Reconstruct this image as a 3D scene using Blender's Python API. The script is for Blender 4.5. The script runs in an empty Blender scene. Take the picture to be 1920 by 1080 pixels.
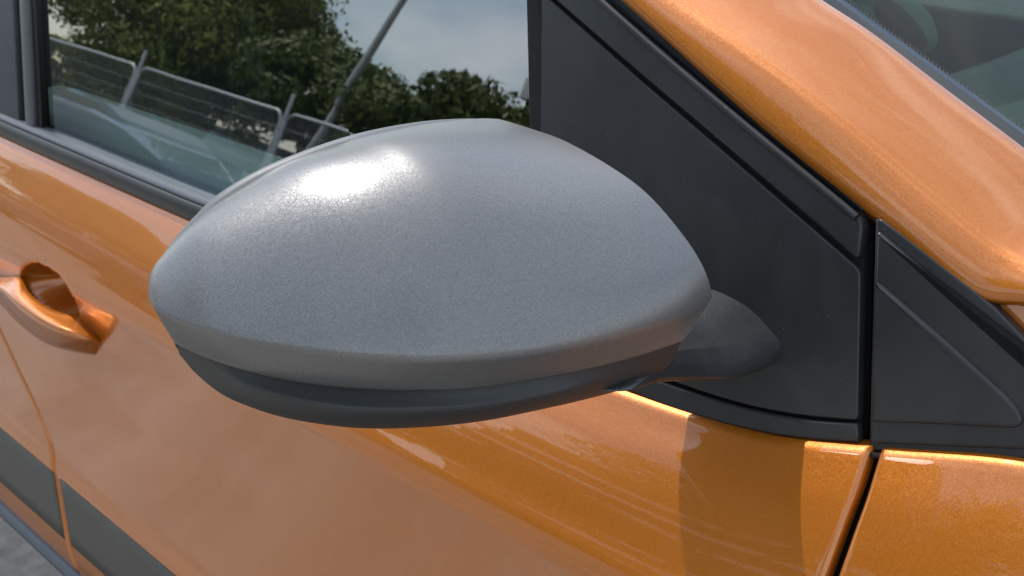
import bpy, bmesh, math, random
import numpy as np
from mathutils import Vector, Matrix
random.seed(4); rng = np.random.default_rng(7)
SC = bpy.context.scene
COL = SC.collection

# ------------------------------------------------------------ camera
FPX = 2300.0
PITCH, YAW = math.radians(22.655), math.radians(44.392)
HD = np.array([-math.cos(YAW), math.sin(YAW), 0.0])
RT = np.array([math.sin(YAW), math.cos(YAW), 0.0])
FW = HD*math.cos(PITCH) + np.array([0, 0, -math.sin(PITCH)])
UP = np.cross(RT, FW)
CAM = np.array([0, 0, 1.32])
cd = bpy.data.cameras.new('camera'); cam = bpy.data.objects.new('camera', cd); COL.objects.link(cam)
cd.sensor_width = 36; cd.lens = FPX*36/1920; cd.clip_start = .02; cd.clip_end = 3000
M = Matrix(((RT[0], UP[0], -FW[0], CAM[0]), (RT[1], UP[1], -FW[1], CAM[1]), (RT[2], UP[2], -FW[2], CAM[2]), (0, 0, 0, 1)))
cam.matrix_world = M
cd.dof.use_dof = True; cd.dof.focus_distance = .60; cd.dof.aperture_fstop = 26
SC.camera = cam

# ------------------------------------------------------------ world and sun
SUN = Vector((-.57, .17, .81)).normalized()
elev = math.asin(SUN.z); azim = math.atan2(SUN.x, SUN.y)
w = bpy.data.worlds.new('World'); SC.world = w; w.use_nodes = True
wt = w.node_tree; wt.nodes.clear()
def N(t, kind, **kw):
    n = t.nodes.new(kind)
    for k, v in kw.items():
        if k in n.inputs: n.inputs[k].default_value = v
        else: setattr(n, k, v)
    return n
sky = N(wt, 'ShaderNodeTexSky', sky_type='NISHITA', sun_disc=False, sun_elevation=elev, sun_rotation=azim, air_density=1.2, dust_density=.5)
tc = N(wt, 'ShaderNodeTexCoord'); mp = N(wt, 'ShaderNodeMapping'); mp.inputs['Scale'].default_value = (1.6, 2.4, 5.0)
mp.inputs['Rotation'].default_value = (0, .25, .5)
nz = N(wt, 'ShaderNodeTexNoise', Scale=1.7, Detail=3.0, Roughness=.55, Distortion=.5)
rp = N(wt, 'ShaderNodeValToRGB'); rp.color_ramp.elements[0].position = .40; rp.color_ramp.elements[1].position = .68
mx = N(wt, 'ShaderNodeMix', data_type='RGBA'); mx.inputs['B'].default_value = (7.7, 8.3, 8.9, 1)
bg = N(wt, 'ShaderNodeBackground', Strength=.15); wo = N(wt, 'ShaderNodeOutputWorld')
L = wt.links.new
L(tc.outputs['Generated'], mp.inputs['Vector']); L(mp.outputs[0], nz.inputs['Vector']); L(nz.outputs['Fac'], rp.inputs[0])
L(rp.outputs[0], mx.inputs['Factor']); L(sky.outputs[0], mx.inputs['A']); L(mx.outputs['Result'], bg.inputs['Color']); L(bg.outputs[0], wo.inputs[0])
sd = bpy.data.lights.new('sun', 'SUN'); so = bpy.data.objects.new('sun', sd); COL.objects.link(so)
sd.energy = 2.7; sd.angle = math.radians(.55); sd.color = (1, .955, .89)
so.rotation_euler = SUN.to_track_quat('Z', 'Y').to_euler(); so.location = (-3, -8, 9)
SC.view_settings.view_transform = 'Standard'; SC.view_settings.look = 'None'
SC.view_settings.exposure = .60; SC.view_settings.gamma = 1
SC.cycles.max_bounces = 10; SC.cycles.transparent_max_bounces = 16
SC.cycles.caustics_reflective = False; SC.cycles.caustics_refractive = False
SC.cycles.sample_clamp_indirect = 6

# ------------------------------------------------------------ measuring helpers
def ray(u, v): return FW + RT*(u-960)/FPX + UP*(540-v)/FPX
def on_y(u, v, y): d = ray(u, v); return CAM + d*(y/d[1])
def on_z(u, v, z): d = ray(u, v); return CAM + d*((z-CAM[2])/d[2])
def on_plane(u, v, p, n): d = ray(u, v); return CAM + d*(np.dot(np.array(p)-CAM, n)/np.dot(d, n))
TILT = math.tan(math.radians(15))
NP = np.array([0, -math.cos(math.radians(15)), math.sin(math.radians(15))])
def side(z): return .515 + TILT*(z-.96)                # plane of the window frame and side glass
def on_side(u, v, off=0): return on_plane(u, v, np.array([0, .515, .96]) - NP*off, NP)   # off > 0 deeper into the car
def crom(P, n):
    """centripetal-ish spline through points P, n samples evenly by arc length"""
    P = np.array(P, float); k = len(P)
    if k == 2: return P[0] + (P[1]-P[0])*np.linspace(0, 1, n)[:, None]
    d = np.r_[0, np.cumsum(np.linalg.norm(np.diff(P, axis=0), axis=1)**.5)]
    T = np.zeros_like(P)
    for i in range(1, k-1):
        a, b = d[i]-d[i-1], d[i+1]-d[i]
        T[i] = ((P[i]-P[i-1])/a*b + (P[i+1]-P[i])/b*a)/(a+b)
    T[0] = (P[1]-P[0])/(d[1]-d[0])*1.5 - T[1]*.5; T[-1] = (P[-1]-P[-2])/(d[-1]-d[-2])*1.5 - T[-2]*.5
    q = np.linspace(0, d[-1], n*8); out = []
    for x in q:
        i = min(max(np.searchsorted(d, x)-1, 0), k-2); h = d[i+1]-d[i]; s = (x-d[i])/h
        out.append((2*s**3-3*s*s+1)*P[i] + (s**3-2*s*s+s)*h*T[i] + (-2*s**3+3*s*s)*P[i+1] + (s**3-s*s)*h*T[i+1])
    out = np.array(out)
    a = np.r_[0, np.cumsum(np.linalg.norm(np.diff(out, axis=0), axis=1))]
    t = np.linspace(0, a[-1], n)
    return np.stack([np.interp(t, a, out[:, j]) for j in range(P.shape[1])], 1)
def pchip(xs, ys, q):
    """monotone interpolation, xs ascending"""
    xs = np.array(xs, float); ys = np.array(ys, float); h = np.diff(xs); dl = np.diff(ys)/h; m = np.zeros_like(xs)
    for i in range(1, len(xs)-1):
        if dl[i-1]*dl[i] > 0:
            w1, w2 = 2*h[i]+h[i-1], h[i]+2*h[i-1]; m[i] = (w1+w2)/(w1/dl[i-1]+w2/dl[i])
    m[0], m[-1] = dl[0], dl[-1]
    i = np.clip(np.searchsorted(xs, q)-1, 0, len(xs)-2); s = (q-xs[i])/h[i]
    return (2*s**3-3*s*s+1)*ys[i]+(s**3-2*s*s+s)*h[i]*m[i]+(-2*s**3+3*s*s)*ys[i+1]+(s**3-s*s)*h[i]*m[i+1]

# ------------------------------------------------------------ object helpers
def link(name, me, mat, parent=None, kind=None, label=None):
    o = bpy.data.objects.new(name, me); COL.objects.link(o)
    if mat is not None and not me.materials: me.materials.append(mat)
    if parent is not None: o.parent = parent
    if kind: o['kind'] = kind
    if label: o['label'] = label
    return o
def tag(o, label, cat, group=None):
    o['label'] = label; o['category'] = cat
    if group: o['group'] = group
def thing(name, label, cat, loc=(0, 0, 0), group=None):
    o = bpy.data.objects.new(name, None); COL.objects.link(o); o.location = loc; o.empty_display_size = .2
    tag(o, label, cat, group); return o
def mesh(verts, faces, smooth=True):
    me = bpy.data.meshes.new('m'); me.from_pydata([tuple(map(float, v)) for v in verts], [], faces); me.update()
    if smooth: me.polygons.foreach_set('use_smooth', [True]*len(me.polygons))
    return me
def grid(G, flip=False, smooth=True, wrap=False):
    r, c = G.shape[:2]; f = []
    for i in range(r-1):
        for j in range(c if wrap else c-1):
            k = (j+1) % c
            q = (i*c+j, i*c+k, (i+1)*c+k, (i+1)*c+j); f.append(q[::-1] if flip else q)
    return mesh(G.reshape(-1, 3), f, smooth)
def solid(o, t, off=-1, bevel=0):
    m = o.modifiers.new('thickness', 'SOLIDIFY'); m.thickness = t; m.offset = off
    if bevel:
        b = o.modifiers.new('edge', 'BEVEL'); b.width = bevel; b.segments = 2; b.limit_method = 'ANGLE'; b.angle_limit = math.radians(50)
def inset_ring(pts, d, nrm):
    """move closed outline inward by d within the plane of normal nrm"""
    P = np.array(pts); n = len(P); out = []
    c = P.mean(0)
    area = sum(np.dot(np.cross(P[i]-c, P[(i+1) % n]-c), nrm) for i in range(n)); sg = 1 if area > 0 else -1
    for i in range(n):
        a = P[i]-P[i-1]; b = P[(i+1) % n]-P[i]
        a = a/(np.linalg.norm(a)+1e-9); b = b/(np.linalg.norm(b)+1e-9)
        na = np.cross(nrm, a)*sg; nb = np.cross(nrm, b)*sg; m = na+nb; l = np.linalg.norm(m)
        m = m/l if l > 1e-6 else na
        out.append(P[i] + m*d/max(.45, np.dot(m, na)))
    return np.array(out)
def panel(name, pts, mat, parent, nrm=NP, thick=.006, rad=.0012, seg=3, label=None):
    """a moulded panel: closed outline pts (on its front plane), rounded front edge, depth behind"""
    P = np.array(pts, float); nrm = np.array(nrm, float); n = len(P); rings = []
    rings.append(P - nrm*thick)
    for k in range(seg+1):
        a = math.pi/2*k/seg
        rings.append(inset_ring(P, rad*(1-math.cos(a)), nrm) - nrm*rad*(1-math.sin(a)))
    V = np.concatenate(rings); F = []
    for k in range(len(rings)-1):
        for i in range(n):
            j = (i+1) % n; F.append((k*n+i, k*n+j, (k+1)*n+j, (k+1)*n+i))
    F.append(tuple((len(rings)-1)*n+i for i in range(n)))
    me = mesh(V, F); bm = bmesh.new(); bm.from_mesh(me); bmesh.ops.recalc_face_normals(bm, faces=bm.faces)
    bm.faces.ensure_lookup_table(); cap = max(bm.faces, key=lambda f: len(f.verts))
    if cap.normal.dot(Vector(nrm)) < 0: bmesh.ops.reverse_faces(bm, faces=bm.faces)
    cap.smooth = False
    bm.to_mesh(me); bm.free()
    return link(name, me, mat, parent, label=label)
def sweep(name, path, sec, mat, parent, ref=(0, -1, 0)):
    """sweep closed 2D section (a along ref, b across) along a path"""
    P = np.array(path); ref = np.array(ref, float); G = []
    for i in range(len(P)):
        t = P[min(i+1, len(P)-1)]-P[max(i-1, 0)]; t /= np.linalg.norm(t)
        a = ref-t*np.dot(ref, t); a /= np.linalg.norm(a); b = np.cross(t, a)
        G.append([P[i]+a*s[0]+b*s[1] for s in sec])
    return link(name, grid(np.array(G), wrap=True), mat, parent)
def tube(path, r, n=8):
    P = np.array(path, float); G = []
    for i in range(len(P)):
        t = P[min(i+1, len(P)-1)]-P[max(i-1, 0)]; t /= np.linalg.norm(t)
        a = np.cross(t, (0.3, .2, 1) if abs(t[2]) < .9 else (1, 0, 0)); a /= np.linalg.norm(a); b = np.cross(t, a)
        rr = r[i] if hasattr(r, '__len__') else r
        G.append([P[i]+(a*math.cos(q)+b*math.sin(q))*rr for q in np.linspace(0, 2*math.pi, n, endpoint=False)])
    return grid(np.array(G), wrap=True)

# ------------------------------------------------------------ materials
def mat(name):
    m = bpy.data.materials.new(name); m.use_nodes = True; t = m.node_tree
    return m, t, t.nodes['Principled BSDF']
def plastic(name, col, rough, bump=.15, scale=1500, spec=.36, speck=True):
    m, t, b = mat(name); l = t.links.new
    tc = N(t, 'ShaderNodeTexCoord')
    n1 = N(t, 'ShaderNodeTexNoise', Scale=scale, Detail=2.0); l(tc.outputs['Object'], n1.inputs['Vector'])
    bp = N(t, 'ShaderNodeBump', Strength=bump, Distance=.0002); l(n1.outputs['Fac'], bp.inputs['Height']); l(bp.outputs[0], b.inputs['Normal'])
    n2 = N(t, 'ShaderNodeTexNoise', Scale=22.0, Detail=5.0); l(tc.outputs['Object'], n2.inputs['Vector'])
    mr = N(t, 'ShaderNodeMapRange'); mr.inputs['To Min'].default_value = rough*.88; mr.inputs['To Max'].default_value = rough*1.14
    l(n2.outputs['Fac'], mr.inputs['Value']); l(mr.outputs[0], b.inputs['Roughness'])
    b.inputs['Base Color'].default_value = (*col, 1); b.inputs['Specular IOR Level'].default_value = spec
    if speck:   # dust specks
        v = N(t, 'ShaderNodeTexVoronoi', Scale=190.0, Randomness=1.0); l(tc.outputs['Object'], v.inputs['Vector'])
        n3 = N(t, 'ShaderNodeTexWhiteNoise', noise_dimensions='3D'); l(v.outputs['Position'], n3.inputs['Vector'])
        m1 = N(t, 'ShaderNodeMath', operation='MULTIPLY'); m1.inputs[1].default_value = .055; l(n3.outputs['Value'], m1.inputs[0])
        m2 = N(t, 'ShaderNodeMath', operation='LESS_THAN'); l(v.outputs['Distance'], m2.inputs[0]); l(m1.outputs[0], m2.inputs[1])
        m3 = N(t, 'ShaderNodeMath', operation='MULTIPLY'); m3.inputs[1].default_value = .55; l(m2.outputs[0], m3.inputs[0])
        mx = N(t, 'ShaderNodeMix', data_type='RGBA'); mx.inputs['A'].default_value = (*col, 1); mx.inputs['B'].default_value = (.33, .33, .33, 1)
        n4 = N(t, 'ShaderNodeTexNoise', Scale=14.0, Detail=9.0, Roughness=.7, Distortion=.8); l(tc.outputs['Object'], n4.inputs['Vector'])
        m4 = N(t, 'ShaderNodeMapRange'); m4.inputs['From Min'].default_value = .42; m4.inputs['From Max'].default_value = .75; m4.inputs['To Max'].default_value = .05
        l(n4.outputs['Fac'], m4.inputs['Value'])
        m5 = N(t, 'ShaderNodeMath', operation='MAXIMUM'); l(m3.outputs[0], m5.inputs[0]); l(m4.outputs[0], m5.inputs[1])
        l(m5.outputs[0], mx.inputs['Factor']); l(mx.outputs['Result'], b.inputs['Base Color'])
    return m
def flake(t, l, b, tc, scale, amt):
    """metal flakes: each small cell tips the base normal its own way"""
    v = N(t, 'ShaderNodeTexVoronoi', Scale=scale, Randomness=1.0); l(tc.outputs['Object'], v.inputs['Vector'])
    s = N(t, 'ShaderNodeVectorMath', operation='SUBTRACT'); s.inputs[1].default_value = (.5, .5, .5); l(v.outputs['Color'], s.inputs[0])
    k = N(t, 'ShaderNodeVectorMath', operation='SCALE'); k.inputs['Scale'].default_value = amt; l(s.outputs[0], k.inputs[0])
    g = N(t, 'ShaderNodeNewGeometry')
    a = N(t, 'ShaderNodeVectorMath', operation='ADD'); l(g.outputs['Normal'], a.inputs[0]); l(k.outputs[0], a.inputs[1])
    n = N(t, 'ShaderNodeVectorMath', operation='NORMALIZE'); l(a.outputs[0], n.inputs[0]); l(n.outputs[0], b.inputs['Normal'])
    return v
def paint():
    m, t, b = mat('orange_metallic_paint'); l = t.links.new; tc = N(t, 'ShaderNodeTexCoord')
    v = flake(t, l, b, tc, 2000.0, .11)
    hs = N(t, 'ShaderNodeMix', data_type='RGBA'); hs.inputs['A'].default_value = (.45, .118, .003, 1); hs.inputs['B'].default_value = (.56, .170, .006, 1)
    l(v.outputs['Color'], hs.inputs['Factor']); l(hs.outputs['Result'], b.inputs['Base Color'])
    b.inputs['Metallic'].default_value = .45; b.inputs['Roughness'].default_value = .42
    b.inputs['Coat Weight'].default_value = 1; b.inputs['Coat Roughness'].default_value = .015; b.inputs['Coat IOR'].default_value = 1.57
    # orange peel in the clear coat
    n = N(t, 'ShaderNodeTexNoise', Scale=90.0, Detail=2.0); l(tc.outputs['Object'], n.inputs['Vector'])
    bp = N(t, 'ShaderNodeBump', Strength=.045, Distance=.0006); l(n.outputs['Fac'], bp.inputs['Height']); l(bp.outputs[0], b.inputs['Coat Normal'])
    return m
def capmat():
    m, t, b = mat('satin_grey_metallic'); l = t.links.new; tc = N(t, 'ShaderNodeTexCoord')
    v = flake(t, l, b, tc, 2300.0, .095)
    hs = N(t, 'ShaderNodeMix', data_type='RGBA'); hs.inputs['A'].default_value = (.140, .137, .135, 1); hs.inputs['B'].default_value = (.215, .211, .208, 1)
    l(v.outputs['Color'], hs.inputs['Factor']); l(hs.outputs['Result'], b.inputs['Base Color'])
    b.inputs['Metallic'].default_value = .45; b.inputs['Roughness'].default_value = .35; b.inputs['Specular IOR Level'].default_value = .4
    b.inputs['Coat Weight'].default_value = .0; b.inputs['Coat Roughness'].default_value = .30
    return m
def glassmat(name, tint, refl=1.0, ior=2.7):
    m = bpy.data.materials.new(name); m.use_nodes = True; t = m.node_tree; t.nodes.clear(); l = t.links.new
    tr = N(t, 'ShaderNodeBsdfTransparent'); tr.inputs[0].default_value = (*tint, 1)
    gl = N(t, 'ShaderNodeBsdfGlossy', Roughness=.004); gl.inputs[0].default_value = (refl, refl, refl, 1)
    fr = N(t, 'ShaderNodeFresnel', IOR=ior); mx = N(t, 'ShaderNodeMixShader'); o = N(t, 'ShaderNodeOutputMaterial')
    tc = N(t, 'ShaderNodeTexCoord'); n = N(t, 'ShaderNodeTexNoise', Scale=9.0, Detail=1.0); l(tc.outputs['Object'], n.inputs['Vector'])
    bp = N(t, 'ShaderNodeBump', Strength=.12 if ior > 1.3 else 0.0, Distance=.0006); l(n.outputs['Fac'], bp.inputs['Height']); l(bp.outputs[0], gl.inputs['Normal'])
    ge = N(t, 'ShaderNodeNewGeometry'); iv = N(t, 'ShaderNodeMath', operation='SUBTRACT'); iv.inputs[0].default_value = 1; l(ge.outputs['Backfacing'], iv.inputs[1])
    mu = N(t, 'ShaderNodeMath', operation='MULTIPLY'); l(fr.outputs[0], mu.inputs[0]); l(iv.outputs[0], mu.inputs[1])   # the inner face adds no second mirror
    l(mu.outputs[0], mx.inputs[0]); l(tr.outputs[0], mx.inputs[1]); l(gl.outputs[0], mx.inputs[2]); l(mx.outputs[0], o.inputs[0])
    return m
def rough(name, c1, c2, scale, rg=.9, bump=.3, dist=.01, detail=8):
    m, t, b = mat(name); l = t.links.new; tc = N(t, 'ShaderNodeTexCoord')
    n = N(t, 'ShaderNodeTexNoise', Scale=scale, Detail=float(detail), Roughness=.65); l(tc.outputs['Object'], n.inputs['Vector'])
    r = N(t, 'ShaderNodeValToRGB'); r.color_ramp.elements[0].position = .35; r.color_ramp.elements[1].position = .68
    r.color_ramp.elements[0].color = (*c1, 1); r.color_ramp.elements[1].color = (*c2, 1)
    l(n.outputs['Fac'], r.inputs[0]); l(r.outputs[0], b.inputs['Base Color']); b.inputs['Roughness'].default_value = rg
    bp = N(t, 'ShaderNodeBump', Strength=bump, Distance=dist); l(n.outputs['Fac'], bp.inputs['Height']); l(bp.outputs[0], b.inputs['Normal'])
    return m
PAINT = paint(); CAP = capmat()
SATIN = plastic('satin_black_plastic', (.0225, .0222, .0228), .34, .10, 1100)
GRAIN = plastic('grained_black_plastic', (.019, .0192, .020), .31, .9, 800, .8)
BEZ = plastic('grey_bezel_plastic', (.11, .115, .12), .5, .35, 900, speck=False)
HOUS = plastic('housing_black_plastic', (.035, .036, .037), .50, .35, 900, speck=False)
SEAL = plastic('black_rubber_seal', (.012, .012, .013), .30, .05, 600, speck=False)
GLOSSB = plastic('gloss_black_trim', (.010, .011, .013), .12, .0, 600, speck=False)
LIP = plastic('grey_seal_lip', (.085, .09, .10), .30, .1, 900, speck=False)
DECAL = plastic('matt_dark_decal_film', (.088, .084, .072), .5, .1, 900, speck=False)
DARK = plastic('dark_interior_plastic', (.018, .020, .021), .65, .2, 300, speck=False)
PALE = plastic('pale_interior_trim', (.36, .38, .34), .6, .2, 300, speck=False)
CLOTH = plastic('dark_seat_cloth', (.035, .038, .042), .9, .5, 500, speck=False)
CHROME, _t, _b = mat('mirror_silver'); _b.inputs['Metallic'].default_value = 1; _b.inputs['Roughness'].default_value = .02; _b.inputs['Base Color'].default_value = (.85, .87, .9, 1)
GLASS = glassmat('green_tinted_side_glass', (.46, .58, .53))
WGLASS = glassmat('green_tinted_windscreen_glass', (.46, .58, .53), 1.0, 1.2)
BLACK, _t, _b = mat('gap_black'); _b.inputs['Base Color'].default_value = (.004, .004, .004, 1); _b.inputs['Roughness'].default_value = .9

# ------------------------------------------------------------ the car
car = thing('parked_car', 'copper orange car with a satin grey door mirror and black window trim', 'car', (0, 0, 0))

HC = on_y(92, 552, .470)
# ---- body side: one section, belt and crease heights run along the car
def z_belt(x): return pchip([-3.2, -1.33, -1.0, -.70, -.43, -.336, -.268, -.185, .10, .7], [.99, .956, .957, .963, .972, .980, .997, 1.020, 1.05, 1.06], x)
def z_crease(x): return .881 + .0404*(x+.437)
def skin_y(x, z):
    x = np.asarray(x, float); z = np.asarray(z, float); out = np.empty(x.shape)
    for idx in np.ndindex(x.shape):
        X, Z = x[idx], z[idx]; zb = float(z_belt(np.array(X))); zc = z_crease(X); h = zb-zc; yb = side(zb)-.003
        q_ = min(1, max(0, (-.55-X)/.55)); cr = .009*q_*q_*(3-2*q_); k = yb-.459-cr
        zs = [.40, .456, .494, .586, .611, .625, .66, .73, zc-.05, zc-.014, zc-.004, zc+.008, zc+.25*h, zc+.5*h, zc+.75*h, zb-.006, zb, zb+.1]
        ys = [.492, .476, .473, .473, .4765, .477, .477, .474, .4655, .4605, .4592, .4612,
              .459+.17*k, .459+.37*k, .459+.64*k, yb-.005, yb, yb+.09]
        for j_, w_ in ((7, .3), (8, .7), (9, 1), (10, 1), (11, 1), (12, 1), (13, 1), (14, 1)): ys[j_] += cr*w_
        y = float(pchip(zs, ys, np.array(Z)))
        r2 = ((X-HC[0])/.064)**2 + ((Z-HC[2] - .05*(X-HC[0]))/.031)**2       # hollow behind the door handle
        if r2 < 1: y += .068*(1-r2)**.95
        out[idx] = y
    return out
# shut line between door and wing, rear door shut line, both as x(z)
def x_gap(z): return pchip([.40, .78, .87, .937, .974, 1.0, 1.06], [-.36, -.300, -.272, -.2625, -.264, -.2685, -.274], z)
def x_rear(z): return pchip([.40, .49, .56, .62, .71, .74, .80, .96, 1.02], [-1.20, -1.215, -1.222, -1.232, -1.305, -1.33, -1.36, -1.375, -1.37], z)
def skin(name, xl, xr, nx, zlo, mt, parent, off=0.0, ztop=None, zpow=1, nz=110, lip=.012):
    """body panel between x(z) edges; edges turn inward as a hem"""
    tt = np.linspace(0, 1, nz); ss = np.linspace(0, 1, nx); G = np.zeros((nz+2, nx+2, 3))
    for i, t in enumerate(tt):
        xg = -.8; 
        xa = np.array([0.0]); 
        # x on the left/right edge depends on height; iterate once for belt height
        for _ in range(2):
            zl = zlo + t*((float(z_belt(np.array(xa[0])) if ztop is None else ztop))-zlo) if _ else zlo+t*(.96-zlo)
            X0 = float(xl(np.array(zl))); 
            zr = zlo + t*((float(z_belt(np.array(-.27 if _ == 0 else X1))) if ztop is None else ztop)-zlo)
            X1 = float(xr(np.array(zr))); xa = np.array([X0])
        X = X0+(X1-X0)*ss
        zt = z_belt(X) if ztop is None else np.full_like(X, ztop)
        Z = zlo + t*(zt-zlo)
        G[i+1, 1:-1, 0] = X; G[i+1, 1:-1, 2] = Z; G[i+1, 1:-1, 1] = skin_y(X, Z) - off
    # rounded hem
    G[0] = G[1]; G[-1] = G[-2]; G[:, 0] = G[:, 1]; G[:, -1] = G[:, -2]
    G[0, :, 1] += lip; G[-1, :, 1] += lip; G[:, 0, 1] += lip; G[:, -1, 1] += lip
    G[1:-1, 1, 1] += .0007; G[1:-1, -2, 1] += .0007; G[1:-1, 1, 0] += 0; G[-2, 1:-1, 1] += .0006
    return link(name, grid(G), mt, parent)
c_ = lambda v: (lambda z: np.full_like(np.asarray(z, float), v))
door = skin('front_door', x_rear, x_gap, 400, .456, PAINT, car, nz=170)
rdoor = skin('rear_door', c_(-2.35), lambda z: x_rear(z)-.0035, 120, .456, PAINT, car, nz=80)
wing = skin('front_wing', lambda z: x_gap(z)+.0075, c_(.55), 420, .70, PAINT, car)
inner = skin('door_jamb', c_(-2.3), c_(.5), 60, .44, BLACK, car, off=-.022, nz=30)

def skin_patch(name, pts, mt, parent, off=.0006, thick=.0006):
    """thin film on the body side; pts (x,z) outline as 4 corners lists -> grid"""
    (x0, x1, zt, zb, nx, nz) = pts
    X, T = np.meshgrid(np.linspace(x0, x1, nx), np.linspace(0, 1, nz)); Z = zb(X)+(zt(X)-zb(X))*T
    Yv = skin_y(X, Z)-off; G = np.stack([X, Yv, Z], -1)
    o = link(name, grid(G), mt, parent); solid(o, thick); return o
zt_ = lambda X: .586 - .03*(X+1.2)*.35; zb_ = lambda X: .497 + 0*X
skin_patch('decal_panel', (-1.214, -.42, zt_, zb_, 60, 6), DECAL, door)
skin_patch('decal_panel', (-1.9, -1.2295, zt_, zb_, 50, 6), DECAL, rdoor)

# sill moulding under the doors
sx = np.linspace(-2.35, -.35, 40); sec = []
for dy, dz in [(.0, 0), (-.010, -.001), (-.014, -.006), (-.013, -.016), (-.002, -.028), (.05, -.05), (.16, -.075)]:
    sec.append(np.stack([sx, np.full_like(sx, .484+dy), np.full_like(sx, .4535+dz)], -1))
link('sill_moulding', grid(np.array(sec), flip=True), plastic('grey_black_sill_plastic', (.09, .10, .115), .38, .3, 500), car)

# ---- belt moulding (dark strip with a paler rounded lip along the glass)
def beltstrip(name, x0, x1, parent, n=90):
    xs = np.linspace(x0, x1, n); zb = z_belt(xs)
    secs = [(.010, -.004), (-.0015, -.0005), (-.003, .001), (-.0035, .004), (-.0028, .0155), (-.001, .0168), (.003, .0168)]
    G = np.array([np.stack([xs, side(zb)+a, zb+b], -1) for a, b in secs])
    s = link(name, grid(G, flip=True), SATIN, parent)
    lp = [(.003, .0155), (.001, .0170), (.0005, .0185), (.0018, .0205), (.005, .0218), (.009, .0222), (.018, .0215)]
    G = np.array([np.stack([xs, side(zb)+a, zb+b], -1) for a, b in lp])
    link('seal_lip', grid(G, flip=True), LIP, s)
    return s
beltstrip('belt_moulding', -1.352, -.46, door)
beltstrip('belt_moulding', -2.35, -1.362, rdoor)

# ---- frame base: dark recessed plate under all the trims
def sidepoly(pix, off=0): return [on_side(u, v, off) for u, v in pix]
def spoly(pix, n, off=0):      # smooth open run of points
    return list(crom([on_side(u, v, off) for u, v in pix], n))
base = sidepoly([(985, -60), (1150, -60), (1400, 200), (1618, 385), (1622, 420), (1612, 846)], .006) + spoly([(1608, 846), (1540, 843), (1400, 818), (1275, 783), (1160, 738), (1060, 690)], 14, .006) + sidepoly([(1000, 560)], .006)
panel('frame_base', base, BLACK, door, thick=.01, rad=.001)
# sail panel: the big flat black triangle the mirror is fixed to
sail = sidepoly([(1013, 690), (1013, 300), (1016, -60)]) + sidepoly([(985, -60)])[:0] + sidepoly([(1022, -8), (1200, 150), (1400, 322), (1602, 497), (1611, 508), (1613, 520)]) + sidepoly([(1608, 775), (1606, 785)]) + spoly([(1600, 787), (1501, 778), (1400, 759), (1287, 724), (1190, 687), (1100, 645)], 16)
sail_o = panel('sail_panel', sail, SATIN, door, thick=.006, rad=.0011)
# two thin mouldings below the sail panel
b1 = spoly([(1100, 654), (1190, 697), (1287, 731), (1400, 765), (1501, 785), (1606, 794)], 22) + list(reversed(spoly([(1100, 700), (1174, 731), (1275, 772), (1400, 805), (1501, 822), (1608, 829)], 22)))
panel('lower_moulding', b1, SATIN, door, thick=.006, rad=.0016)
b2 = spoly([(1100, 707), (1174, 738), (1275, 780), (1400, 814), (1501, 832), (1608, 839)], 22, -.001) + list(reversed(spoly([(1100, 712), (1166, 739), (1262, 781), (1400, 822), (1530, 842), (1609, 850)], 22, -.001)))
panel('lower_seal', b2, SEAL, door, thick=.010, rad=.0022)
# channel strip along the sloping front of the window frame
ch = sidepoly([(1042, -60), (1120, -7), (1245, 102), (1400, 235), (1560, 369), (1604, 402), (1612, 410), (1616, 425)], -.001) + sidepoly([(1611, 478), (1604, 484), (1400, 308), (1200, 138), (1030, -10), (975, -60)], -.001)
panel('frame_channel', ch, SATIN, door, thick=.008, rad=.0016)
rg = crom([on_side(u, v, -.0015) for u, v in [(1060, -60), (1200, 68), (1400, 238), (1590, 394), (1606, 408)]], 40)
sweep('frame_ridge', rg, [(.0022*math.cos(a), .0022*math.sin(a)) for a in np.linspace(0, 2*math.pi, 10, endpoint=False)], SATIN, door, ref=NP)
sl = sidepoly([(1090, -60), (1160, -8), (1300, 115), (1450, 245), (1606, 378), (1617, 388)], .004) + sidepoly([(1616, 397), (1600, 391), (1400, 226), (1200, 56), (1080, -45)], .004)
panel('frame_seal', sl, GLOSSB, door, thick=.010, rad=.0018)

# ---- door glass and rear frame post
gp = sidepoly([(20, 200), (20, -60)], .013)
Z1 = 1.40
g0 = on_side(1030, 690, .013); 
gl_pts = [np.array([-1.345, side(.955)+.013, .955]), np.array([-1.20, side(Z1)+.013, Z1]), np.array([-.62, side(Z1)+.013, Z1]), on_side(1060, -30, .013), on_side(1040, 690, .013), np.array([-.60, side(.955)+.013, .955])]
panel('door_window', gl_pts, GLASS, door, thick=.0035, rad=.0004, seg=1)
def post(name, a, b, off, mt, thick, rad):
    # strips along the rear edge of the window, running up to the roof
    def seg(u0, u1):
        p, q = on_side(u0, 0, off), on_side(u1, 230, off); d = (q-p)/(q[2]-p[2])
        return p + d*(Z1-p[2]), p + d*(.955-p[2])
    (a0, a1), (b0, b1) = seg(*a), seg(*b)
    panel(name, [a1, a0, b0, b1], mt, door, thick=thick, rad=rad)
post('post_seal', (50, 62), (64, 77), .005, SEAL, .01, .0015)
post('frame_post', (34, 46), (49, 61), .0, LIP, .008, .003)
post('post_groove', (24, 36), (34, 46), .006, BLACK, .008, .001)
post('post_cover', (-260, -250), (23, 35), .001, plastic('grey_black_post_cover', (.055, .058, .066), .38, .1, 900), .008, .0015)
rw = [np.array([-2.3, side(.96)+.012, .96]), np.array([-2.2, side(Z1)+.012, Z1]), np.array([-1.41, side(Z1)+.012, Z1]), np.array([-1.52, side(.96)+.012, .96])]
panel('door_window', rw, GLASS, rdoor, thick=.0035, rad=.0004, seg=1)

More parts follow.
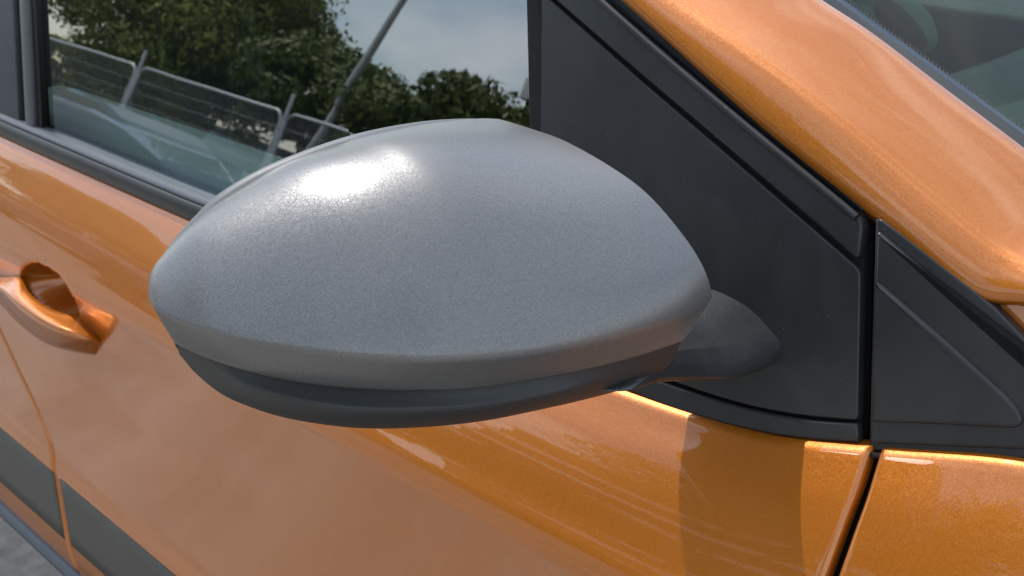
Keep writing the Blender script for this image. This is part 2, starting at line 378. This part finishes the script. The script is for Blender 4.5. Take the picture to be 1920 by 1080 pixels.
# ---- wing trim: quarter panel in front of the shut line
tb = sidepoly([(1641, 408), (1655, 412), (1699, 445), (1864, 575), (1960, 676), (2100, 800), (2240, 900)], .002) + sidepoly([(2240, 893), (1920, 862), (1780, 854), (1629, 846), (1632, 700)], .002)
panel('quarter_trim', tb, SATIN, wing, thick=.012, rad=.0015)
t2 = sidepoly([(1643, 434), (1650, 436), (1754, 528), (1925, 684), (2100, 838), (2200, 880)], -.0005) + sidepoly([(2200, 874), (1920, 843), (1780, 838), (1631, 831), (1634, 700)], -.0005)
panel('quarter_band', t2, SATIN, wing, thick=.006, rad=.002)
t3 = sidepoly([(1641, 527), (1646, 530), (1780, 646), (1885, 742), (1908, 768), (1916, 786), (1912, 798), (1898, 803)], -.003) + sidepoly([(1780, 797), (1634, 791), (1637, 660)], -.003)
panel('quarter_inset', t3, SATIN, wing, thick=.006, rad=.0022)
t4 = sidepoly([(1629, 848), (1780, 858), (1920, 868), (2240, 905), (2240, 915), (1920, 880), (1780, 869), (1628, 860)], -.002)
panel('quarter_seal', t4, SEAL, wing, thick=.012, rad=.002)

# ---- orange windscreen pillar: three rails, lofted
def pil(u, v, dy): 
    q = on_side(u, v, .004); y = q[1]+dy; return on_y(u, v, y)
r0 = crom([pil(u, v, .012) for u, v in [(1105, -55), (1200, 26), (1433, 238), (1620, 387), (1672, 427), (1812, 538), (1845, 556), (1920, 561), (2060, 568)]], 60)
r1 = crom([pil(u, v, .002) for u, v in [(1108, -65), (1207, 22), (1440, 232), (1628, 382), (1682, 421), (1816, 532), (1848, 550), (1920, 555), (2060, 561)]], 60)
rc = crom([pil(u, v, .0075) for u, v in [(1170, -70), (1270, 12), (1394, 101), (1550, 218), (1706, 350), (1800, 428), (1880, 482), (2080, 545)]], 60)
r3 = crom([pil(u, v, .062) for u, v in [(1430, -70), (1519, 0), (1624, 70), (1765, 178), (1920, 296), (2210, 530)]], 60)
r4 = crom([pil(u, v, .078) for u, v in [(1436, -70), (1524, 0), (1629, 70), (1770, 178), (1925, 296), (2215, 530)]], 60)
rows = [r0]
for k in range(1, 5): rows.append(r0+(r1-r0)*math.sin(k/4*math.pi/2))
for k in range(1, 9):
    s = k/8; rows.append(r1*(1-s)+rc*s + np.array([0, -.0012, .0005])*math.sin(s*math.pi))
nin = np.array([.25, -.55, .8])
for k in range(1, 15):
    s = k/14; rows.append(rc*(1-s)+r3*s + nin*.0022*math.sin(s*math.pi)**.85)
for k in range(1, 5):
    s = k/4; rows.append(r3*(1-s)+r4*s + np.array([0, 0, -.006])*s*s)
pillar = link('windscreen_pillar', grid(np.array(rows), flip=True), PAINT, car); solid(pillar, .004, -1)
# orange wing corner under the pillar foot
fc = [(1862, 566), (1872, 567), (1980, 575), (2150, 600), (2300, 760), (2130, 740), (1985, 690), (1925, 636), (1867, 578), (1862, 570)]
panel('wing_corner', [pil(u, v, .006) for u, v in fc], PAINT, wing, thick=.02, rad=.003)
pf = [pil(u, v, .03) for u, v in [(1760, 480), (1850, 540), (2000, 545), (2200, 560), (2400, 800), (2000, 720), (1900, 640)]]
panel('cowl_gap', pf, BLACK, wing, thick=.02, rad=.001)
bg_ = [pil(u, v, .025) for u, v in [(1080, -60), (1180, 0), (1640, 380), (1900, 540), (1960, 700), (1640, 470), (1600, 480), (1300, 200)]]
panel('pillar_gap', bg_, BLACK, car, thick=.01, rad=.001)

panel('gap_backing', sidepoly([(1560, 330), (1700, 420), (1720, 900), (1560, 900)], .022), BLACK, wing, thick=.004, rad=.0005)
# ---- windscreen
A = pil(1519, 0, .070); B = pil(1922, 298, .070); E_ = (B-A)/np.linalg.norm(B-A)
INW = np.array([.28, 1, .10]); INW -= E_*np.dot(INW, E_)*.0; INW /= np.linalg.norm(INW)
NW = np.cross(INW, E_); NW /= np.linalg.norm(NW)
if NW[2] < 0: NW = -NW
def wpt(a, b): return A + E_*a + INW*b - NW*(b*b*.10)
ga = np.linspace(-.55, .62, 30); gb = np.linspace(-.012, 1.15, 40)
ws = link('windscreen', grid(np.array([[wpt(a, b)-NW*.004 for b in gb] for a in ga])), WGLASS, car)
solid(ws, .004, 0)
def on_ws(u, v): return on_plane(u, v, A, NW)
q = [on_ws(1589, 27), on_ws(1686, 84), on_ws(1920, 249)]
fb = [np.dot(p-A, INW - E_*np.dot(INW, E_)) / np.linalg.norm(INW - E_*np.dot(INW, E_))**2 for p in q]
FB = float(np.mean(fb))+.007
fr = link('frit_band', grid(np.array([[wpt(a, b)-NW*.0015 for b in np.linspace(-.012, FB, 8)] for a in ga])), GLOSSB, ws)
solid(fr, .0006, 0)
dots = bmesh.new()
for i in range(230):
    a = -.30+i*.0029
    for k, rr in ((0, .0009), (1, .0007), (2, .0004)):
        p = wpt(a+(k % 2)*.00145, FB+.0004+k*.0016)-NW*.0013
        vs = [dots.verts.new(Vector(p+(E_*math.cos(t)+INW*math.sin(t))*rr)) for t in np.linspace(0, 2*math.pi, 7)[:-1]]
        dots.faces.new(vs)
me = bpy.data.meshes.new('dots'); dots.to_mesh(me); dots.free()
o = link('frit_dots', me, GLOSSB, ws, kind='stuff')

# ---- interior
def box(name, c, s, mt, parent, bevel=.02, rot=None, label=None):
    bm = bmesh.new(); bmesh.ops.create_cube(bm, size=1)
    bmesh.ops.scale(bm, vec=s, verts=bm.verts)
    if bevel: bmesh.ops.bevel(bm, geom=bm.edges[:], offset=bevel, segments=4, affect='EDGES', profile=.6)
    if rot: bmesh.ops.rotate(bm, matrix=Matrix.Rotation(rot[0], 3, rot[1]), verts=bm.verts)
    bmesh.ops.translate(bm, vec=c, verts=bm.verts)
    me = bpy.data.meshes.new(name); bm.to_mesh(me); bm.free(); me.polygons.foreach_set('use_smooth', [True]*len(me.polygons))
    return link(name, me, mt, parent, label=label)
box('cabin_floor', (-.95, 1.40, .40), (1.9, 1.2, .04), DARK, car)
MIDG = plastic('grey_green_interior_trim', (.050, .060, .056), .6, .2, 300, speck=False)
box('cabin_far_side', (-.95, 1.98, .66), (1.9, .05, .62), MIDG, car)
box('roof', (-1.46, 1.35, 1.50), (.96, 1.28, .05), PAINT, car, .02)
box('bulkhead', (.08, 1.28, .66), (.04, 1.36, .55), DARK, car)
box('rear_bulkhead', (-1.92, 1.32, .75), (.04, 1.36, .75), DARK, car)
box('door_card', (-.85, .60, .72), (1.05, .03, .42), DARK, car)
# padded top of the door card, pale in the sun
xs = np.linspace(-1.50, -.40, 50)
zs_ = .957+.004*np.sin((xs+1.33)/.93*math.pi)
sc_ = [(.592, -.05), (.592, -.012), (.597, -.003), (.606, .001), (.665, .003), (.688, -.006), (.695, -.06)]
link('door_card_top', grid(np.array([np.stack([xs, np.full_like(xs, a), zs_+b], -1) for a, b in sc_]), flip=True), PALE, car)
seat = box('seat_back', (-1.80, .92, .80), (.14, .46, .62), CLOTH, car, .06, (math.radians(-12), 'Y'))
box('headrest', (-1.91, .92, 1.20), (.10, .26, .18), CLOTH, seat, .045, (math.radians(-12), 'Y'))
# dashboard, corner speaker pod
dx = np.linspace(-.80, .10, 24); dyv = np.linspace(.64, 1.9, 40)
G = np.array([[(x, y, .955+.035*math.sin(min(1, max(0, (x+.80)/.6))*math.pi/2)+.012*math.cos((y-1.0)*5)) for y in dyv] for x in dx])
G[0, :, 2] -= .12
link('dashboard', grid(G, flip=False), MIDG, car)
def inpan(name, pix, y, mt, th=.012, rad=.004):
    nn = np.array([.35, -.75, .56]); nn /= np.linalg.norm(nn); P0 = on_y(1700, 60, y)
    pp = [on_plane(u, v, P0, nn) for u, v in pix]; pp = crom(pp+pp[:1], 40)[:-1]
    return panel(name, pp, mt, car, nrm=nn, thick=th, rad=rad)
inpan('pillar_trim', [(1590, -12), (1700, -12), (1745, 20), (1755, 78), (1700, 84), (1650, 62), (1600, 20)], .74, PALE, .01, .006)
inpan('speaker_pod', [(1642, -20), (1690, 8), (1736, 62), (1738, 74), (1712, 78), (1670, 52), (1642, 20)], .73, DARK, .012, .004)

# ---- door handle
IN = [(-80, 490), (0, 520), (30, 523), (43, 548), (84, 580), (119, 592), (140, 592), (166, 611), (187, 627)]
RG = [(-80, 500), (0, 537), (20, 554), (46, 578), (90, 606), (128, 622), (152, 631), (175, 637), (190, 641)]
BT = [(-80, 535), (0, 570), (22, 594), (57, 625), (96, 648), (135, 659), (160, 663), (178, 665), (190, 666)]
yi = [.470, .465, .460, .452, .451, .459, .468, .476, .480]; yr = [.452, .446, .441, .438, .438, .443, .451, .461, .472]; yb_ = [.464, .458, .453, .450, .451, .457, .464, .472, .479]
I_ = crom([on_y(*p, y) for p, y in zip(IN, yi)], 70); R2 = crom([on_y(*p, y) for p, y in zip(RG, yr)], 70); B2 = crom([on_y(*p, y) for p, y in zip(BT, yb_)], 70)
o1 = np.array([0, -.0016, .0006]); Y1 = np.array([0, 1, 0])
loop = [I_, I_*.6+R2*.4+np.array([0, -.0004, .001]), I_*.2+R2*.8+np.array([0, -.0004, .001]), R2, R2*.8+B2*.2+o1, R2*.5+B2*.5+o1*1.5, R2*.2+B2*.8+o1, B2, B2+Y1*.004+np.array([0, 0, -.001]), B2*.7+I_*.3+Y1*.011, B2*.3+I_*.7+Y1*.011, I_+Y1*.005]
G = np.stack(loop, 1); ends = [np.repeat(G[k].mean(0)[None], G.shape[1], 0) for k in (0, -1)]
G = np.concatenate([ends[0][None], G, (G[-1]*.93+ends[1]*.07+np.array([.0012, .001, 0]))[None], ends[1][None]+np.array([.0014, .001, 0])], 0)
hd = link('door_handle', grid(G, wrap=True), PAINT, door)

# ------------------------------------------------------------ the door mirror
zt0 = CAM[2]
crease_px = [(279, 560), (290, 577), (340, 603), (405, 625), (540, 649), (640, 663), (780, 673), (880, 672), (1030, 659), (1180, 626), (1280, 592), (1334, 560)]
NS = 150
cl = len(crease_px)
def z_lin(px, z0, z1): 
    u = np.array([p[0] for p in px], float); s = (u-u[0])/(u[-1]-u[0]); return zt0+z0+(z1-z0)*s
zc_ = z_lin(crease_px, -.2145, -.2335)
CR = crom([on_z(u, v, z) for (u, v), z in zip(crease_px, zc_)], NS)
rim_px = [(279, 530), (285, 506), (311, 471), (363, 419), (415, 382), (467, 350), (544, 307), (640, 274), (677, 260), (793, 234), (871, 224), (905, 222), (935, 223)]
NR = np.array([1, -.15, 0]); NR /= np.linalg.norm(NR)
PR = on_z(279, 545, zt0-.2140)
RIM = crom([on_plane(u, v, PR, NR) for u, v in rim_px], NS)
edge_px = [(935, 223), (960, 230), (1010, 246), (1054, 262), (1149, 315), (1212, 362), (1274, 432), (1312, 488), (1330, 530), (1334, 560)]
ye = np.linspace(RIM[-1][1], CR[-1][1], len(edge_px))
NT = 46
EDGE = crom([on_y(u, v, y) for (u, v), y in zip(edge_px, ye)], NT)
tt = np.linspace(0, 1, NT)
def bez(A, B, fa, fb, t):
    t = t[:, None]; L_ = np.linalg.norm(B-A)
    a = A+fa*L_; b = B+fb*L_
    return (1-t)**3*A+3*(1-t)**2*t*a+3*(1-t)*t*t*b+t**3*B
DOME = np.zeros((NS, NT, 3))
def bsec(i):
    A_, B_ = RIM[i], CR[i]
    s = i/(NS-1)
    out = B_-A_; out[2] = 0; l_ = np.linalg.norm(out); out = out/l_ if l_ > 1e-6 else np.array([1, 0, 0])
    fa = out*.36+np.array([0, 0, .06]); fb = np.array([0, 0, .17])-out*.15
    return bez(A_, B_, fa, fb, tt)
dlt = EDGE-bsec(NS-1)
for i in range(NS):
    s = i/(NS-1); DOME[i] = bsec(i)+dlt*(s**3.2); DOME[i, :, 2] += .012*np.sin(math.pi*tt)*math.exp(-((s-.62)/.30)**2)*(1-s**6)
seam_px = [(327, 642), (390, 671), (490, 701), (590, 719), (690, 728), (780, 730), (880, 727), (1030, 705), (1180, 671), (1282, 638)]
SE = crom([on_z(u, v, z) for (u, v), z in zip(seam_px, z_lin(seam_px, -.2385, -.2500))], NS)
band = []
for k in range(1, 13):
    s = k/12
    b = CR*(1-s)+SE*s; outw = CR-SE; outw[:, 2] = 0
    band.append(b+outw*.03*math.sin(math.pi*s)+np.array([0, 0, 0]))
# soft fold between dome and lower band: ease the last rows
sf = np.concatenate([DOME.transpose(1, 0, 2)[:-1], (DOME[:, -1]*.5 + DOME[:, -2]*.25+band[0]*.25)[None], np.array(band)], 0)
tuck = SE.copy(); tuck[:, 0] -= .006; tuck[:, 1] += .004; tuck[:, 2] += .001
capg = np.concatenate([sf, (SE+np.array([-.0006, .0003, -.0008]))[None], tuck[None]], 0)
mirror_root = None
# lower housing: seam, fold, bottom, then under and back
fold_px = [(335, 658), (405, 690), (470, 722), (540, 745), (615, 760), (690, 767), (880, 762), (1030, 738), (1150, 704), (1268, 662)]
bot_px = [(340, 668), (365, 698), (415, 738), (480, 766), (540, 784), (640, 800), (740, 803), (880, 791), (980, 773), (1055, 759), (1155, 734), (1210, 718)]
FO = crom([on_z(u, v, z) for (u, v), z in zip(fold_px, z_lin(fold_px, -.2440, -.2600))], NS)
mid = [-.2500, -.2560, -.2640, -.2700, -.2740, -.2790, -.2810, -.2830, -.2835, -.2835, -.2820, -.2800]
BO = crom([on_z(u, v, zt0+z) for (u, v), z in zip(bot_px, mid)], NS)
SE2 = SE+np.array([-.0042, .0022, .0035]); SE3 = SE+np.array([-.0030, .0015, -.0022])
hr = [SE2, SE3]
for k in range(1, 9): hr.append(SE3*(1-k/8)+FO*(k/8)+(SE3-FO)*np.array([.10, .10, 0])*math.sin(k/8*math.pi))
for k in range(1, 9): hr.append(FO*(1-k/8)+BO*(k/8)+(FO-BO)*np.array([.16, .16, 0])*math.sin(k/8*math.pi))
ctr = np.array([-.45, .36, 0])
for k, (m_, dz) in enumerate([(.08, -.0022), (.2, -.0035), (.4, -.003), (.7, .002)]):
    tgt = BO.copy(); tgt[:, 0] = -.487+.15*(BO[:, 1]-.24); tgt[:, 1] = BO[:, 1]*.75+.36*.25
    q = BO*(1-m_)+tgt*m_; q[:, 2] += dz; hr.append(q)
mirror = link('door_mirror', grid(np.array(hr), flip=False), HOUS, car, label='door mirror in satin grey with a black lower housing')
cap = link('mirror_cap', grid(capg), CAP, mirror)
# inboard wall of the cap, hidden side
wl = []
for k in range(9):
    s = k/8; q = EDGE.copy(); q[:, 1] += .012*math.sin(s*math.pi/2); tx = -.487+.15*(q[:, 1]-.24); q[:, 0] = EDGE[:, 0]*(1-s)+tx*s; q[:, 2] -= .010*s; wl.append(q)
link('cap_side', grid(np.array(wl), flip=True), CAP, mirror)
# bezel behind the cap: thin rear rim
rb_px = [(281, 538), (284, 516), (301, 484), (351, 420), (402, 373), (486, 321), (564, 287), (677, 250), (793, 228), (863, 222.5), (905, 223), (935, 225)]
RB0 = RIM+np.array([-.0006, .0001, -.0006])
RB = crom([on_plane(u, v, PR-np.array([.0055, 0, 0]), NR) for u, v in rb_px], NS)
wz = np.clip(np.linspace(0, 1, NS)/.3, 0, 1)[:, None]; wz = wz*wz*(3-2*wz); inn = np.array([0, 1, 0])*(1-wz)
RB2 = RB+np.array([-.004, .0008, -.001])+inn*.007
RBm = (RB0+RB)/2
bz = link('mirror_bezel', grid(np.array([RB0, RB0*.8+RB*.2+np.array([0, 0, -.0005]), RBm, RB, RB2, RB2+np.array([-.010, .004, -.006])+inn*.012]), flip=True), BEZ, mirror)
# lower left rear edge joining tip to housing
lt = crom([RIM[0], DOME[0, NT//2], CR[0], (CR[0]+SE[0])/2, SE[0], FO[0], BO[0]], 40)
link('bezel_side', grid(np.array([lt+np.array([-.0004, .0004, 0]), lt+np.array([-.002, .003, 0]), lt+np.array([-.010, .012, 0])])), HOUS, mirror)
# mirror plate in the rear opening
rp_ = list(RB2[::6]+np.array([-.004, .004, -.006]))
lowz = [np.array([-.487+.15*(p[1]-.24), p[1], p[2]+.006]) for p in BO[::-6]]
ring = rp_+lowz
cen = np.mean(ring, 0); ring = [cen+(p-cen)*.96 for p in ring]
pl = [p-NR*np.dot(p-PR, NR)-NR*.010 for p in ring]
bpl = [p-NR*np.dot(p-PR, NR)-NR*.006 for p in [cen+(p-cen)*1.03 for p in ring]]
panel('mirror_backplate', bpl, HOUS, mirror, nrm=-NR, thick=.002, rad=.0008, seg=1)
panel('mirror_glass', pl, CHROME, mirror, nrm=-NR, thick=.003, rad=.0008, seg=1)
# unseen core added to stop sun leaking through the mirror shell
bmh = bmesh.new(); cc_ = (CR.mean(0)+RIM.mean(0)+BO.mean(0))/3
for P_ in list(RIM[::8])+list(CR[::8])+list(SE[::8])+list(BO[::8])+list(EDGE[::5]):
    bmh.verts.new(Vector(cc_+(P_-cc_)*.93))
bmesh.ops.convex_hull(bmh, input=bmh.verts[:])
me = bpy.data.meshes.new('core'); bmh.to_mesh(me); bmh.free(); link('leak_blocker', me, BLACK, mirror)
# arm
Fp = [(1120, 736), (1150, 716), (1225, 676), (1285, 656), (1340, 651), (1410, 642), (1475, 640)]
Bp = [(1110, 742), (1160, 733), (1230, 717), (1305, 713), (1370, 711), (1425, 694), (1460, 668)]
ys_ = [.385, .400, .432, .466, .492, .517, .5385]
secs = []
for k, y in enumerate(ys_):
    F_ = on_y(*Fp[k], y); B_ = on_y(*Bp[k], y); q = k/6; qq = max(-.35, -.6+1.6*q**1.2)
    loop = [F_, F_+(-.008, 0, .0045*qq), F_+(-.026, 0, .0125*qq), F_+(-.052, 0, .0155*qq), F_+(-.070, 0, .011*qq), F_+(-.078, 0, -.008), B_+(-.055, 0, -.002), B_+(-.02, 0, -.0022), B_, B_*.5+F_*.5+(.0035, 0, 0)]
    if k == 0: c0 = np.mean(loop, 0); loop = [c0+(p-c0)*.5 for p in loop]
    secs.append(loop)
secs = np.array(secs)     # smooth along the arm and round each section
rs = np.stack([crom(secs[:, j], 44) for j in range(secs.shape[1])], 1)
out = []
for row in rs:
    n = len(row); o_ = []
    for j in range(n):
        a, b, c, d = row[j-1], row[j], row[(j+1) % n], row[(j+2) % n]
        sharp0, sharp1 = j in (0,), (j+1) % n in (0,)
        for s in (0, .2, .4, .6, .8):
            m0 = (c-a)/2 if not sharp0 else (c-b)*.9; m1 = (d-b)/2 if not sharp1 else (c-b)*.9
            o_.append((2*s**3-3*s*s+1)*b+(s**3-2*s*s+s)*m0+(-2*s**3+3*s*s)*c+(s**3-s*s)*m1)
    out.append(o_)
arm = link('mirror_arm', grid(np.array(out), wrap=True, flip=False), GRAIN, mirror)
nc_ = len(out[0])
for e in arm.data.edges:
    if e.vertices[0] % nc_ == 0 and e.vertices[1] % nc_ == 0: e.use_edge_sharp = True
for o in list(COL.objects):       # consistent outward normals
    if o.type == 'MESH' and not any(m.type == 'SOLIDIFY' for m in o.modifiers) and o.name.split('.')[0] in ('mirror_arm', 'door_handle', 'frame_ridge'):
        bm = bmesh.new(); bm.from_mesh(o.data); bmesh.ops.recalc_face_normals(bm, faces=bm.faces); bm.to_mesh(o.data); bm.free()

# ------------------------------------------------------------ the place around, seen in the glass and paint
gm = rough('sunlit_asphalt', (.04, .04, .041), (.085, .085, .085), 22, .9, .5, .004)
pm = rough('pale_concrete_paving', (.19, .175, .155), (.38, .35, .31), 2.2, .85, .5, .004)
bmg = bmesh.new(); bmesh.ops.create_grid(bmg, x_segments=2, y_segments=2, size=900)
me = bpy.data.meshes.new('ground'); bmg.to_mesh(me); bmg.free()
link('ground', me, gm, kind='structure')
V = [(-40, y, z) for y, z in ((.08, -.02), (.08, .006), (-7.6, .006))]+[(40, y, z) for y, z in ((.08, -.02), (.08, .006), (-7.6, .006))]
link('paving', mesh(V, [(0, 1, 4, 3), (1, 2, 5, 4)], False), pm, kind='structure')

STEEL, _t, _b = mat('galvanised_steel'); _b.inputs['Metallic'].default_value = .6; _b.inputs['Roughness'].default_value = .4; _b.inputs['Base Color'].default_value = (.55, .57, .58, 1)
CONC = rough('concrete_block', (.3, .3, .29), (.42, .41, .39), 30)
def merge(parts):
    bm = bmesh.new()
    for p in parts: bm.from_mesh(p); bpy.data.meshes.remove(p)
    me = bpy.data.meshes.new('m'); bm.to_mesh(me); bm.free(); me.polygons.foreach_set('use_smooth', [True]*len(me.polygons)); return me
Wf = 3.95; R_ = .18
fpath = [(.04, 0, .15), (.04, 0, 1.95-R_)] + [(.04+R_-R_*math.cos(a), 0, 1.95-R_+R_*math.sin(a)) for a in np.linspace(.2, 1.5, 5)] + [(Wf-.04-R_+R_*math.sin(a), 0, 1.95-R_+R_*math.cos(a)) for a in np.linspace(.07, 1.4, 5)] + [(Wf-.04, 0, 1.95-R_), (Wf-.04, 0, .15)]
frame_me = tube(fpath, .024, 8); rail_me = tube([(.04, 0, .25), (Wf-.04, 0, .25)], .02, 6)
wire = []
for i in range(1, 60): x = .04+i*(Wf-.08)/60; wire.append(tube([(x, 0, .25), (x, 0, 1.92)], .0035, 3))
for i in range(1, 9): z = .25+i*.185; wire.append(tube([(.05, 0, z), (Wf-.05, 0, z)], .0035, 3))
wire_me = merge(wire); post_me = tube([(0, 0, .05), (0, 0, 2.22)], .030, 8)
fl = ['panel of wire site fence nearest the car front, seen reflected in paint', 'wire site fence panel to the right of the second reflected post', 'wire site fence panel between the two tall posts reflected in the side window', 'wire site fence panel reflected at the rear edge of the side window', 'farthest wire site fence panel towards the rear of the car']
for i in range(5):
    f = thing('site_fence', fl[i], 'fence', (-9.65-i*3.98-Wf*1.0+.0, -8.8+(.0 if i < 3 else -.05), 0), 'wire site fence panels standing in a row')
    link('frame', frame_me, STEEL, f); link('bottom_rail', rail_me, STEEL, f); w_ = link('wire_mesh', wire_me, STEEL, f, kind='stuff')
    link('post', post_me, STEEL, f); b_ = box('foot_block', (0, 0, .07), (.2, .7, .14), CONC, f, .02)

LAMP = thing('lamp_post', 'grey leaning lamp post reflected above the trees in the side window', 'lamp post', (-17.6, -12, 0))
link('pole', tube([(0, 0, 0), (.35, 0, 1.0), (.94, 0, 2.7), (1.57, 0, 4.63), (2.5, 0, 7.4)], [.09, .085, .075, .065, .05], 10), STEEL, LAMP)
box('lamp_head', (2.75, 0, 7.42), (.6, .2, .1), STEEL, LAMP, .03)

LEAF = [rough('leaf_green_%s' % n, a, b, 2.0, .6, 0) for n, a, b in (('olive', (.12, .15, .012), (.29, .30, .03)), ('deep', (.07, .10, .015), (.17, .20, .02)))]
BARK = rough('bark', (.10, .07, .045), (.2, .14, .09), 12)
def tree(x, y, h, rx, ry, zlo, label, seed, lf, n=26000):
    r = np.random.default_rng(seed); T = thing('leafy_tree', label, 'tree', (x, y, 0), 'leafy trees in a row beyond the fence')
    parts = [tube([(0, 0, 0), (.05, .03, zlo*.6), (.1, 0, zlo+.3), (.0, .1, h*.7)], [.17, .13, .11, .04], 8)]
    for k in range(6):
        a = k*1.05+r.random(); L_ = rx*(.45+.3*r.random())
        parts.append(tube([(.08, 0, zlo*.75), (L_*.4*math.cos(a), L_*.4*math.sin(a), zlo+.35*(h-zlo)), (L_*math.cos(a), L_*math.sin(a), zlo+(.5+.3*r.random())*(h-zlo))], [.08, .05, .02], 6))
    link('trunk', merge(parts), BARK, T)
    nc = 70; cc = []
    for k in range(nc):
        while True:
            q = r.uniform(-1, 1, 3)
            if np.dot(q, q) < 1: break
        q = q/np.linalg.norm(q)*(np.linalg.norm(q)**.45)
        zz = zlo+(h-zlo)*(.5+.46*q[2]); cc.append((q[0]*rx*.9, q[1]*ry*.9, zz, r.uniform(.35, .75)*(h-zlo)*.30))
    C_ = np.array(cc); ix = r.integers(nc, size=n); d = r.normal(size=(n, 3)); d /= np.linalg.norm(d, axis=1)[:, None]
    p = C_[ix, :3]+d*(C_[ix, 3]*r.random(n)**.4)[:, None]*np.array([1.25, 1.25, .85])
    sz = r.uniform(.05, .11, n)[:, None]; a = r.normal(size=(n, 3)); a /= np.linalg.norm(a, axis=1)[:, None]
    b = np.cross(a, d+.01); b /= np.linalg.norm(b, axis=1)[:, None]
    V = np.stack([p-a*sz, p+b*sz*.5, p+a*sz, p-b*sz*.5], 1).reshape(-1, 3); F = [(m, m+1, m+2, m+3) for m in range(0, 4*n, 4)]
    link('crown', mesh(V, F, False), LEAF[lf], T)
tr = [(-31.6, -14.6, 2.6, 2.4, 2.2, 1.1, 'small leafy tree with a brown trunk at the rear edge of the side window reflection', 0),
      (-26.0, -14.0, 6.0, 2.5, 2.6, 1.35, 'rounded olive green tree left of the big crown in the side window reflection', 1),
      (-23.9, -14.2, 5.8, 2.8, 2.6, 1.45, 'largest leafy tree with sunlit top in the middle of the side window reflection', 2),
      (-20.2, -14.4, 4.1, 1.9, 2.0, 1.8, 'leafy tree with a ragged crown behind the lamp post', 3),
      (-15.6, -13.8, 4.0, 2.3, 2.0, 1.2, 'low dark tree reflected above the mirror beside the black trim', 4),
      (-12.0, -14.4, 4.3, 2.0, 2.2, 1.3, 'dark leafy tree reflected in the top of the door', 5),
      (-7.6, -11.0, 11.5, 2.5, 2.4, 5.4, 'bushy tree nearest the front of the car, reflected in the wing', 6),
      (-1.5, -12.0, 8.6, 2.4, 2.2, 1.0, 'tall bushy tree ahead of the car', 7)]
for i, (x, y, h, rx, ry, zl, lb, sd_) in enumerate(tr): tree(x, y, h, rx, ry, zl, lb, 40+sd_, 0 if i in (0, 1, 2) else 1)

# made-up block, added so its pale bands reflect as stripes in the door
WALL = rough('dark_render_wall', (.06, .055, .05), (.10, .09, .08), 3); BANDM = rough('pale_fascia', (.62, .62, .60), (.72, .72, .70), 3)
BL = thing('added_block', 'made-up dark block with pale bands, added for the stripes reflected in the door shoulder', 'building', (-15.4, -21, 0))
box('wall', (0, 0, 5.2), (5.4, 6, 10.4), WALL, BL, .05)
for z, h_ in ((3.1, .5), (4.9, .5), (6.6, .6), (8.4, .6), (10.5, .35)): box('fascia', (0, .0, z), (5.7, 6.5, h_), BANDM, BL, .04)
WIN, _t, _b = mat('far_window_glass'); _b.inputs['Base Color'].default_value = (.02, .03, .04, 1); _b.inputs['Roughness'].default_value = .05
for i in range(5):
    for z in (1.7, 4.0, 5.8, 7.6, 9.5): box('window', (-2.1+i*1.05, 3.0, z), (.7, .1, 1.1), WIN, BL, .02)

PW = rough('added_pale_wall', (.34, .44, .54), (.42, .52, .62), 2)  # added wall hides the horizon; its bluish tone imitates the bright gap below the crowns
lw = thing('added_wall', 'added pale wall standing in for the bright gap behind the row of trees', 'wall', (-32, -17.5, 0))
box('wall', (0, 0, .9), (34, .25, 1.8), PW, lw, .02); box('coping', (0, 0, 1.84), (34.2, .4, .08), CONC, lw, .02)

# a blue car parked between the fence and us
BLUE, _t, _b = mat('blue_car_paint'); _b.inputs['Base Color'].default_value = (.012, .03, .085, 1); _b.inputs['Coat Weight'].default_value = 1; _b.inputs['Roughness'].default_value = .4
bc = thing('parked_car', 'blue hatchback parked across the way, reflected low in the side window', 'car', (-12.9, -6.6, 0))
prof = [(-2.0, .32), (-2.05, .7), (-1.95, .95), (-1.6, 1.02), (-.75, 1.06), (.05, 1.06), (.9, 1.0), (1.75, .84), (2.0, .66), (2.02, .34)]
def shell(prof, hw, tw):
    n = len(prof); V = []
    for yy, sc in ((-hw, 1), (-hw*tw, 1), (hw*tw, 1), (hw, 1)):
        for (px, pz) in prof: V.append((px, yy, pz-(.03 if abs(yy) == hw else 0)))
    F = [(k*n+i, k*n+i+1, (k+1)*n+i+1, (k+1)*n+i) for k in range(3) for i in range(n-1)]
    F += [tuple(range(n))[::-1], tuple(3*n+i for i in range(n))]
    return mesh(V, F, False)
link('body', shell(prof, .88, .92), BLUE, bc)
cab = [(-1.85, .96), (-1.55, 1.30), (-.9, 1.42), (-.1, 1.41), (.35, 1.30), (1.0, .97)]
link('cabin', shell([(a, b-.22 if b > 1 else b-.1) for a, b in cab], .74, .86), GLOSSB, bc)
for xx in (-1.3, 1.25):
    for yy in (-.80, .80):
        wme = tube([(xx, yy-.1, .31), (xx, yy-.1, .31+1e-4), (xx, yy+.1, .31)], [.001, .31, .31], 20)
        bmw = bmesh.new(); bmesh.ops.create_cone(bmw, cap_ends=True, segments=24, radius1=.31, radius2=.31, depth=.2)
        bmesh.ops.rotate(bmw, matrix=Matrix.Rotation(math.pi/2, 3, 'X'), verts=bmw.verts); bmesh.ops.translate(bmw, vec=(xx, yy, .31), verts=bmw.verts)
        bmw.to_mesh(wme); bmw.free(); link('wheel', wme, SEAL, bc)
